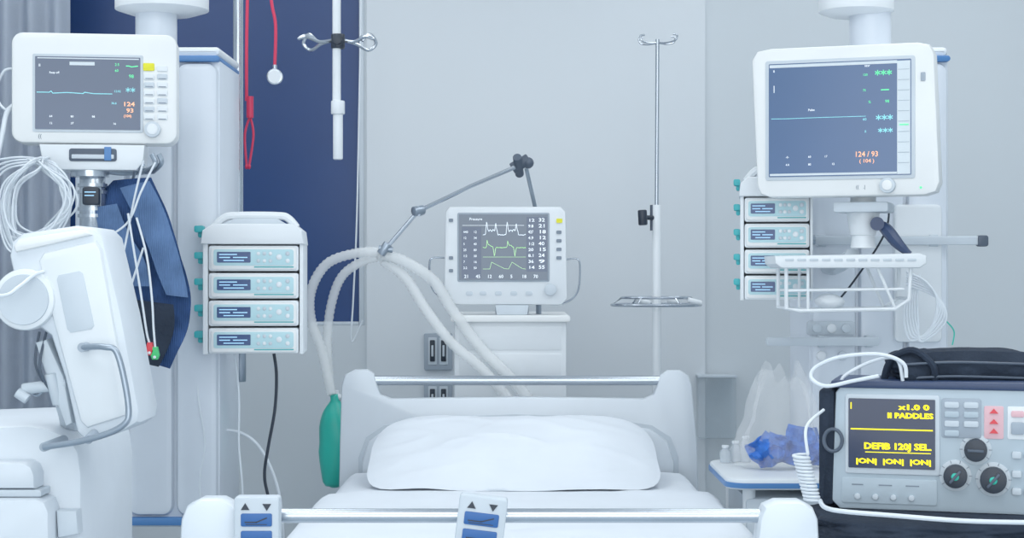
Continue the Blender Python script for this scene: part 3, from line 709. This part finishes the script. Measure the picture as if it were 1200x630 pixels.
# ---------------- swing-arm machine at left ----------------
T=Thing('anesthesia_machine','white medical machine with tilted display head and tubular handle','medical machine',40,3.0)
bm=NB(); T.poly(bm,[(-120,505),(20,500),(45,503),(72,514),(84,532),(88,560),(88,1120),(-120,1120)],.05,.45,.016); body=T.part('cabinet',bm,'head')
bm=NB(); T.poly(bm,[(-100,541),(30,541),(38,546),(42,556),(42,572),(-100,572)],-.01,.06,.008); T.part('upper_tray',bm,'head')
bm=NB(); T.poly(bm,[(-100,582),(46,582),(56,586),(61,598),(62,700),(-100,700)],-.02,.06,.012); T.part('front_module',bm,'head')
bm=NB(); T.R(bm,-100,573,50,581,-.01,.055,r=2); T.part('gap_panel',bm,'lgrey')
bm=NB(); T.poly(bm,[(62,600),(86,600),(88,628),(64,632)],.02,.055,.004); T.part('latch',bm,'lgrey')
for x in (-100,70):
    for dy in (.1,.4):
        bm=NB(); c=T.L(x,T.ay-40,dy); cyl(bm,c-Vector((.02,0,0)),c+Vector((.02,0,0)),.06,bev=.004); cyl(bm,c,c+Vector((0,0,.2)),.012); T.part('caster',bm,'rubber')
bm=NB(); T.poly(bm,[(-110,1110),(90,1110),(95,1160),(-115,1160)],.03,.47,.01); T.part('base',bm,'lgrey')
bm=NB(); T.poly(bm,[(20,300),(23,284),(36,274),(98,265),(120,268),(130,278),(152,370),(172,478),(170,492),(158,500),(130,510),(108,513),(98,503),(84,440),(68,392),(46,376),(28,335)],-.055,.10,.014,backbev=True)
hd=T.part('display_head',bm,'head')
bm=NB(); T.poly(bm,[(62,296),(122,282),(128,292),(160,470),(156,484),(112,498),(104,490),(72,372),(56,306)],-.064,-.045,.010); T.part('rear_panel',bm,'white',parent=hd)
bm=NB(); T.poly(bm,[(80,322),(104,317),(108,320),(121,380),(118,384),(94,388),(90,384),(78,327)],-.0655,-.060,.001); T.part('side_recess',bm,'lgrey',parent=hd)
bm=NB(); T.poly(bm,[(34,280),(112,269),(118,276),(62,289),(30,296),(27,288)],-.062,-.04,.006); T.part('top_cover',bm,'cream',parent=hd)
bm=NB(); T.poly(bm,[(60,396),(80,440),(90,494),(82,498),(56,430),(46,400)],-.03,.05,.006); T.part('hinge_cover',bm,'lgrey',parent=hd)
bm=NB(); c=T.L(41,350,0); cyl(bm,c+Vector((0,.06,0)),c+Vector((0,-.070,0)),.053,seg=48,bev=.006); sp=T.part('round_hub',bm,'white')
bm=NB(); cyl(bm,c+Vector((.0,-.069,0)),c+Vector((0,-.074,0)),.044,.043,seg=48); T.part('hub_cap',bm,'lgrey',parent=sp)
bm=NB(); tube(bm,[T.L(112,404,-.09),T.L(140,403,-.11),T.L(155,412,-.11),T.L(167,470,-.11),T.L(160,492,-.11),T.L(120,508,-.10),T.L(66,518,-.08)],.0055,seg=12); hn=T.part('handle',bm,'steel',label='grey tubular handle')
for p0,p1 in (((112,404,-.095),(112,404,-.045)),((120,508,-.10),(118,500,-.0)),((66,518,-.08),(66,518,.05))):
    bm=NB(); cyl(bm,T.L(*p0),T.L(*p1),.008); T.part('handle_mount',bm,'grey',parent=hn)
bm=NB(); tube(bm,[T.L(72,470,.03),T.L(62,500,.12),T.L(50,540,.2)],.020); T.part('support_arm',bm,'lgrey')
bm=NB(); cyl(bm,T.L(30,455,-.02),T.L(82,448,-.02),.010,bev=.003); cyl(bm,T.L(26,458,-.03),T.L(38,466,-.03),.009); cyl(bm,T.L(64,436,-.03),T.L(72,472,-.02),.010,bev=.002); T.part('pivot_joint',bm,'lgrey')
for i,(p0,p1,p2) in enumerate((((50,388,-.02),(47,425,-.03),(60,455,-.02)),((58,388,-.02),(54,430,-.04),(66,462,-.02)),((66,440,-.02),(48,462,-.02),(30,450,.0)))):
    T.tube('hose','dgrey' if i<2 else 'steel',[p0,p1,p2],.0024)
cable('white_tube',[(-30,345,2.9),(5,346,2.88),(22,336,2.89),(40,322,2.92),(52,318,2.93)],.0034,'cable','white tube running into the tilted display head','tube')

# ---------------- cables around left monitor ----------------
rnd=random.Random(7)
for i in range(15):
    dd=3.80+.014*i; j=lambda s:rnd.uniform(-s,s)
    w_=rnd.uniform(.45,1.15); bx=rnd.uniform(-8,12)
    pts=[(40+j(8),186,dd+.06),(60+j(8),196+j(6),dd),(56+28*w_+j(3),222+j(8),dd),(54+30*w_+j(3),250+j(8),dd),(40+16*w_,278+j(14),dd),(30+bx-10*w_,286+j(16),dd),(28+bx-26*w_,258+j(10),dd),(28+bx-22*w_,222+j(8),dd),(34+bx+j(4),196+j(5),dd),(52+j(6),184,dd+.06)]
    cable('monitor_cable',pts,.0024,'cable','loop of thin white monitoring cable coiled beside the monitor',group='coiled monitoring cables',seg=6)
for i in range(4):
    cable('monitor_cable',[(-20,190+i*14,3.95),(4,186+i*5,3.93),(28,184+i*3,3.92),(60,188+i,3.98)],.0026,'cable','thin white monitoring cable running under the monitor',group='coiled monitoring cables',seg=6)
cable('monitor_cable',[(20,80,4.06),(4,84,4.05),(-4,110,4.05),(6,128,4.0),(20,120,4.05)],.003,'cable','white cable curving behind the monitor housing')
cable('monitor_cable',[(18,122,4.06),(8,132,4.0),(2,160,3.98),(-6,200,3.98)],.006,'cable','thick white cable hanging beside the monitor')
for i,(pts) in enumerate(([(168,188,3.98),(158,230,3.98),(146,290,3.98),(135,340,3.98),(142,372,3.98),(155,330,3.98),(168,290,3.98)],
    [(182,190,3.98),(165,225,3.97),(150,260,3.97),(120,285,3.97),(95,330,3.98),(70,290,4.0)],
    [(150,250,3.95),(158,300,3.94),(166,350,3.94),(172,390,3.94),(176,404,3.94)],[(160,255,3.95),(172,300,3.94),(178,350,3.93),(180,385,3.93),(182,408,3.93)],
    [(108,285,4.0),(112,330,4.05),(108,420,4.1),(125,500,4.1)],[(60,280,4.0),(75,360,4.1),(100,450,4.25),(118,560,4.3)])):
    cable('lead_wire',pts,.0026,'cable','thin white patient lead wire hanging from the hook',group='hanging lead wires')
for px,py,m,l in ((176,408,'redp','red clip at the end of a lead wire'),(182,413,'greenp','green clip at the end of a lead wire')):
    T=Thing('lead_clip',l,'clip',px,3.935,ay=py+8)
    bm=NB(); T.poly(bm,[(px-3,py-7),(px+3,py-7),(px+5,py+3),(px+3,py+8),(px-3,py+8),(px-5,py+3)],-.008,.004,.002); T.part('body',bm,m)
    T.knob('jaw','white',px,py+5,1.8,-.011,-.006,seg=12)
# cuff
T=Thing('blood_pressure_cuff','navy woven fabric blood pressure cuff draped over the monitor hook','blood pressure cuff',170,4.1,ay=430)
v=lambda x,y,dy:T.L(x,y,dy)
bm=NB()
cloth(bm,[(v(136,212,-.03),v(182,209,-.05)),(v(108,245,-.03),v(198,244,-.05)),(v(118,278,-.02),v(210,282,-.04)),(v(138,305,.0),v(219,318,-.02)),(v(148,335,.01),v(225,348,-.01)),(v(147,360,.0),v(224,372,-.02)),(v(145,385,-.01),v(218,398,-.03)),(v(150,414,-.01),v(202,431,-.03))],.005,amp=.010,freq=13)
cu=T.part('cuff_panel',bm,'navyf')
bm=NB(); cloth(bm,[(v(150,222,-.085),v(184,214,-.085)),(v(164,250,-.085),v(200,246,-.08)),(v(180,285,-.08),v(212,284,-.07)),(v(190,318,-.06),v(220,320,-.05)),(v(200,345,-.05),v(224,348,-.04))],.003,amp=.004); T.part('lit_fastening_strip',bm,'navyl',label='fastening strip in a painted lit slate blue',parent=cu)
bm=NB(); cloth(bm,[(v(109,246,-.07),v(146,240,-.08)),(v(122,275,-.065),v(158,272,-.08)),(v(142,308,-.045),v(176,305,-.06)),(v(152,335,-.03),v(180,335,-.05))],.003,amp=.004); T.part('lit_lining',bm,'navyl',parent=cu)  # lighter patch, light on the cuff painted into its colour
bm=NB(); cloth(bm,[(v(160,350,-.04),v(208,356,-.05)),(v(156,375,-.05),v(210,380,-.06)),(v(154,400,-.05),v(202,408,-.06)),(v(160,420,-.05),v(192,428,-.06))],.004,amp=.004); T.part('folded_end',bm,'blackf',parent=cu)
T.tube('hook_strap','steel',[(160,212,-.04),(166,200,-.06),(178,196,-.09)],.004)
cable('power_cable',[(321,414,4.45),(324,440,4.45),(322,480,4.45),(314,525,4.45),(310,555,4.45),(314,580,4.45),(330,640,4.45)],.0042,'black','black power cable hanging from the pump rack')
cable('white_tube',[(262,503,4.5),(285,508,4.5),(305,525,4.5),(322,560,4.5),(330,600,4.5),(333,660,4.5)],.0042,'cable','thin white tube sagging toward the bed','tube')
for i,x in enumerate((234,274)):
    cable('hanging_tube',[(x,410,4.4),(x-2+i*8,460,4.38),(x+6,520,4.38),(x+i*10,570,4.38),(x+12,640,4.38)],.0026,'cable','thin white tube hanging below the pump rack','tube')
for i in range(6):
    cable('looped_cable',[(1062,318+i*3,4.2),(1085+i*3,330+i*4,4.18),(1098+i*2,352+i*5,4.17),(1090-i*2,385+i*3,4.17),(1066+i*2,398-i*4,4.18),(1060+i*3,360-i*3,4.2),(1078,322,4.22)],.0028,'cable','loop of white cable hanging beside the supply column',group='looped cables on the column')
cable('thin_cable',[(1020,246,4.08),(1040,240,4.1),(1036,275,4.1),(1000,330,4.12),(975,360,4.12)],.0025,'black','thin dark cable looping under the monitor')
cable('thin_cable',[(1109,376,4.3),(1118,388,4.3),(1116,404,4.3)],.0018,'tealr','thin dark green cable beside the column')

# ---------------- side table + bag + bottles ----------------
T=Thing('side_table','pale blue-grey side table with rounded top','table',955,4.12)
bm=NB(); RX=Matrix.Rotation(math.radians(90),4,'X')
prism(bm,rrect(-.235,-.21,.30,.20,.05),.842,.868,.005,Mx=RX,backbev=True)
T.part('table_top',bm,'white')
bm=NB(); prism(bm,rrect(-.238,-.213,.303,.203,.052),.846,.858,.001,Mx=RX); T.part('edge_band',bm,'bluetrim')
for x,y in ((-.18,-.15),(.25,-.15),(-.18,.16),(.25,.16)):
    bm=NB(); cyl(bm,(x,y,.0),(x,y,.845),.015,bev=.002); T.part('leg',bm,'white')
bm=NB(); box(bm,(.03,.0,.70),(.44,.34,.24),.01); T.part('drawer_unit',bm,'lgrey')
T=Thing('plastic_bag','draped clear plastic bag holding folded blue gloves on the table','bag',918,4.15,ay=541)
T.loc=Vector((T.loc.x,4.15,.869)); T.o.location=T.loc
# open draped bag: a pleated sleeve of film, gathered at the top and flared at the mouth
bm=NB(); t=bmesh.new(); rows=[]; nz,na=34,96
for i in range(nz+1):
    h=i/nz; z=.002+.225*h
    w=(.108*(1-.62*h**1.6)+.006*math.sin(h*9)); dep=.075*(1-.55*h**1.3)
    ring=[]
    for k in range(na):
        a=2*math.pi*k/na; fold=1+(.05+.13*h)*math.sin(a*7+math.sin(h*5)*1.3)+.09*noise.noise(Vector((math.cos(a)*2.2,math.sin(a)*2.2,h*4)))+.05*(1-2*abs(noise.noise(Vector((math.cos(a)*5,math.sin(a)*5,h*9)))))
        ring.append(t.verts.new((w*fold*math.cos(a)-.012*h,dep*fold*math.sin(a),z+h*.022*math.sin(a*3+1)+h*.012*math.sin(a*7))))
    rows.append(ring)
for A,B in zip(rows,rows[1:]):
    for k in range(na): t.faces.new((A[k],A[(k+1)%na],B[(k+1)%na],B[k]))
t.faces.new(rows[0]); merge(bm,t); T.part('film',bm,'film',sharp=180)
for i,(x,z,w_,h_,tl) in enumerate(((-.050,.040,.040,.060,.5),(-.018,.048,.034,.050,-.4),(.040,.052,.046,.075,-.25),(.068,.040,.034,.055,.6))):
    bm=NB(); y=-.035+.012*i
    c_,s_=math.cos(tl),math.sin(tl)
    def rp(a_,b_,dy): return Vector((x+a_*c_-b_*s_,y+dy,max(.004,z+a_*s_+b_*c_)))
    cloth(bm,[(rp(-w_*.9,h_*.6,0),rp(w_*.7,h_*.7,.012)),(rp(-w_,h_*.1,-.012),rp(w_,h_*.2,-.004)),(rp(-w_*.7,-h_*.3,.008),rp(w_*.9,-h_*.25,-.014)),(rp(-w_*.8,-h_*.6,-.004),rp(w_*.5,-h_*.7,.006))],.004,nu=10,res=4,amp=.014,freq=55)
    T.part('glove',bm,'glove',label='folded blue nitrile glove',sharp=25)
for i,(x,h) in enumerate(((862,24),(874,30),(850,20))):
    T=Thing('vial','small clear plastic vial with white cap on the table','vial',x,4.27-.01*i,ay=541,group='vials on the side table')
    T.loc=Vector((T.loc.x,T.d,.869)); T.o.location=T.loc
    bm=NB(); k=T.K; lathe(bm,[(6*k,0),(6.5*k,2*k),(6.5*k,(h-8)*k),(3.5*k,(h-4)*k),(3.5*k,(h-2)*k)],(0,0,0),20); T.part('bottle',bm,'glass')
    bm=NB(); cyl(bm,(0,0,(h-3)*k),(0,0,h*k),4.2*k,bev=.001); T.part('cap',bm,'white')
T=Thing('wall_container','faint translucent wall-mounted container beside the bed','container',838,5.69,ay=512)
bm=NB(); T.R(bm,816,440,860,512,-.06,0,r=3,bev=.004); T.part('box',bm,'faint')
bm=NB(); T.R(bm,815,438,861,441,-.062,0,r=1,bev=.001); T.part('lid',bm,'lgrey')

# ---------------- defibrillator & cart ----------------
CZ=.835
T=Thing('equipment_cart','grey equipment cart under the defibrillator','cart',1130,3.3)
bm=NB(); box(bm,(.06,.0,CZ-.02),(.62,.50,.03),.01); T.part('top_shelf',bm,'lgrey')
bm=NB(); box(bm,(.06,.0,.25),(.58,.46,.03),.01); T.part('lower_shelf',bm,'lgrey')
for x in (-.22,.34):
    for y in (-.21,.21):
        bm=NB(); cyl(bm,(x,y,.08),(x,y,CZ-.03),.014); T.part('post',bm,'steel')
        bm=NB(); cyl(bm,(x-.012,y,.04),(x+.012,y,.04),.04,bev=.003); cyl(bm,(x,y,.04),(x,y,.1),.008); T.part('caster',bm,'rubber')
T=Thing('defibrillator','grey defibrillator with navy screen, yellow readout and round knobs','defibrillator',1095,3.2,ay=600,rot=-16)
bm=NB(); T.poly(bm,[(985,462),(992,452),(1208,452),(1214,462),(1214,590),(1206,600),(990,600),(980,590)],0,.16,.007); T.part('case',bm,'beige')
bm=NB(); T.R(bm,980,447,1218,456,-.004,.17,r=3,bev=.003); T.part('top_band',bm,'lever')
for x0,x1 in ((966,984),(1214,1230)):
    bm=NB(); T.R(bm,x0,458,x1,596,.0,.19,r=5,bev=.008); T.part('side_bumper',bm,'blackf',label='black padded side guard')
T.rect('screen_bezel','lgrey',996,463,1101,557,-.004,.002,r=3,bev=.002)
sc=T.rect('screen','scrd',1000,468,1096,550,-.006,0,r=1,bev=0)
T.lines('trace','yel',[[(1003,504),(1060,504),(1093,504)]],1.5,-.0075,sc)
T.lines('scale_mark','yel',[[(1003,473),(1003,480)]],1.3,-.0075,sc)
rd=[('x1.0 0',1056,480,6,34),('II PADDLES',1043,490,6,50),('DEFIB 120J SEL.',1017,527,7.2,74),('|ON|  |ON|  |ON|',1008,544,5.5,82)]
T.text('readout','yel',rd+[(s_,x+.6,y+.3,h,w_) for s_,x,y,h,w_ in rd],-.0075,sc,bold=.025)
T.lines('readout_rule','yel',[[(1019,531),(1091,531)]],.9,-.0075,sc)
T.rect('control_panel','grey',1103,466,1146,512,-.003,.001,r=3,bev=.001)
for x in (1106,1127):
    for i,y in enumerate((470,481,492,503)):
        if x==1127 and i==3: continue
        T.rect('key','beige' if i%2 else 'lgrey',x,y,x+16,y+7,-.007,-.002,r=2,bev=.001)
T.rect('shock_panel','pink',1149,474,1170,512,-.002,.002,r=2,bev=.0005)
for y in (480,492,503): 
    bm=NB(); a=T.L(1159.5,y); prism(bm,[(a.x-.008,a.z-.004),(a.x+.008,a.z-.004),(a.x,a.z+.005)],-.005,-.001,0)
    T.part('red_arrow_mark',bm,'redp')
T.rect('charge_panel','white',1174,474,1197,512,-.002,.002,r=2,bev=.0005)
T.rect('charge_key','pink',1178,479,1192,486,-.008,-.001,r=2,bev=.001); T.rect('analyze_key','grey',1178,492,1192,506,-.008,-.001,r=2,bev=.001)
for x,y,r_ in ((1140,525,13),(1118,556,13.5),(1159,559,15)):
    T.knob('dial_plate','lgrey',x,y,r_+5,-.002,.001,seg=32)
    k=T.knob('rotary_knob','black',x,y,r_,-.024,.001,label='black rotary knob')
    bm=NB(); a=T.L(x,y); box(bm,(a.x,-.027,a.z),(.005,.008,r_*1.4*T.K),.001,Mx=Matrix.Translation((a.x,0,a.z))@Matrix.Rotation(.7 if x!=1140 else 1.6,4,'Y')@Matrix.Translation((-a.x,0,-a.z))); T.part('knob_grip',bm,'dgrey',parent=k)
    if x!=1140: T.knob('knob_centre','tealr',x,y,4.5,-.0255,-.023,parent=k,seg=18)
T.lines('dial_marks','ink',[[(x+rr*math.cos(a),y+rr*math.sin(a)),(x+(rr+3)*math.cos(a),y+(rr+3)*math.sin(a))] for x,y,rr in((1140,525,14.5),(1118,556,15),(1159,559,16.5)) for a in [math.pi*(.8+k*.2) for k in range(8)]],.8,-.0028)
for x,y in ((1184,530),(1197,530),(1184,552),(1184,572),(1197,572)): T.rect('side_key','lgrey',x-5,y-4,x+5,y+4,-.006,.001,r=2,bev=.001)
T.rect('lower_panel','beige',992,562,1098,592,-.003,.002,r=3,bev=.001)
for x in (1010,1030,1050,1070): T.knob('round_key','lgrey',x,584,3.6,-.008,-.002,seg=16)
T.lines('legend_rule','ink',[[(1004,570),(1016,570)],[(1034,570),(1048,570)],[(1064,570),(1078,570)]],1.4,-.0036)
bm=NB(); c=T.L(983,518); tube(bm,[c+Vector((.017*math.cos(a),-.012,.021*math.sin(a))) for a in [2*math.pi*k/12 for k in range(12)]],.0035,closed=True,res=3); T.part('side_ring',bm,'dgrey')
bm=NB(); blob(bm,W(1100,614,3.2)+Vector((.03,.03,-.003)),(.26,.17,.026),.08,6,5,seed=2,boxy=5); solo('padded_mat',bm,'blackf','black padded fabric mat under the defibrillator','mat',sharp=100)
T=Thing('defibrillator_pouch','bulky black padded carry case folded on top of the defibrillator','carry case',1115,3.33,ay=450)
bm=NB(); blob(bm,T.L(1128,430),(.145,.075,.036),.10,4,5,seed=5,boxy=4); T.part('body',bm,'blackf',sharp=120)
bm=NB(); blob(bm,T.L(1070,424,-.03),(.055,.045,.026),.18,4,5,seed=8,boxy=3); T.part('side_pocket',bm,'blackf',sharp=120)
bm=NB(); cloth(bm,[(T.L(1040,418,-.076),T.L(1044,446,-.084)),(T.L(1080,410,-.078),T.L(1090,446,-.088)),(T.L(1140,409,-.078),T.L(1142,444,-.088)),(T.L(1210,412,-.078),T.L(1210,444,-.086))],.005,amp=.007,freq=20); T.part('flap',bm,'blackf')
for y in (424,440):
    bm=NB(); tube(bm,[T.L(1046,y,-.092),T.L(1095,y-3,-.102),T.L(1150,y-2,-.102),T.L(1205,y,-.098)],.0026); T.part('piping',bm,'dgrey')
bm=NB(); tube(bm,[T.L(1030,446,-.04),T.L(1036,420,-.06),T.L(1058,408,-.08),T.L(1078,424,-.10),T.L(1082,447,-.09)],.007); T.part('strap',bm,'blackf')
cable('defibrillator_cable',[(1062,442,3.21),(1058,425,3.21),(1030,415,3.22),(985,418,3.24),(956,430,3.26),(951,443,3.26),(968,452,3.24),(1000,446,3.22),(1030,440,3.20)],.0038,'cable','white paddle cable looping on the defibrillator')
cable('defibrillator_cable',[(1058,446,3.22),(1050,420,3.22),(1020,424,3.25),(990,440,3.26),(985,452,3.26)],.0034,'cable','white paddle cable looping on the defibrillator')
bm=NB(); pts=[]
for i in range(200):
    t_=i/199; a=t_*2*math.pi*13; base=W(938+14*t_,532+54*t_,3.12); pts.append(base+Vector((.0135*math.cos(a),.0135*math.sin(a),0)))
tube(bm,pts,.003,smooth=False,seg=6); tube(bm,[pts[-1],W(975,597,3.0),W(1050,604,2.98),W(1130,610,2.96),W(1210,612,2.96)],.0042)
tube(bm,[pts[0],W(945,500,3.14),W(965,480,3.2)],.003)
solo('coiled_cable',bm,'cable','white coiled cable hanging beside the defibrillator','cable')

# ---------------- lights, world, camera ----------------
def area(name,loc,size,power,colr=(1,1,1),rot=(0,0,0)):
    l=bpy.data.lights.new(name,'AREA'); l.shape='RECTANGLE'; l.size,l.size_y=size; l.energy=power; l.color=colr
    o=bpy.data.objects.new(name,l); o.location=loc; o.rotation_euler=rot; col.objects.link(o)
for i,(x,y) in enumerate(((-1.2,2.6),(1.2,2.6),(-1.2,4.5),(1.2,4.5),(0,1.0))):
    area('ceiling_lamp',(x,y,2.86),(1.5,1.0),17 if y<4 else 16,(.945,.982,1))
area('front_fill_light',(0,-1.4,1.6),(4.8,2.5),86,(.93,.978,1),(math.radians(90),0,0))  # unseen fill light added behind the camera to soften the shadows
w=bpy.data.worlds.new('world'); bpy.context.scene.world=w; w.use_nodes=True
w.node_tree.nodes['Background'].inputs['Color'].default_value=(.86,.94,1,1); w.node_tree.nodes['Background'].inputs['Strength'].default_value=.72
cam=bpy.data.cameras.new('camera'); cam.lens=60; cam.sensor_width=36; cam.clip_start=.05
co=bpy.data.objects.new('camera',cam); co.location=(0,0,CH); co.rotation_euler=(math.radians(90),0,0); col.objects.link(co)
sc_=bpy.context.scene; sc_.camera=co
sc_.view_settings.view_transform='Standard'; sc_.view_settings.look='None'
sc_.view_settings.exposure=-0.04; sc_.view_settings.gamma=1.10
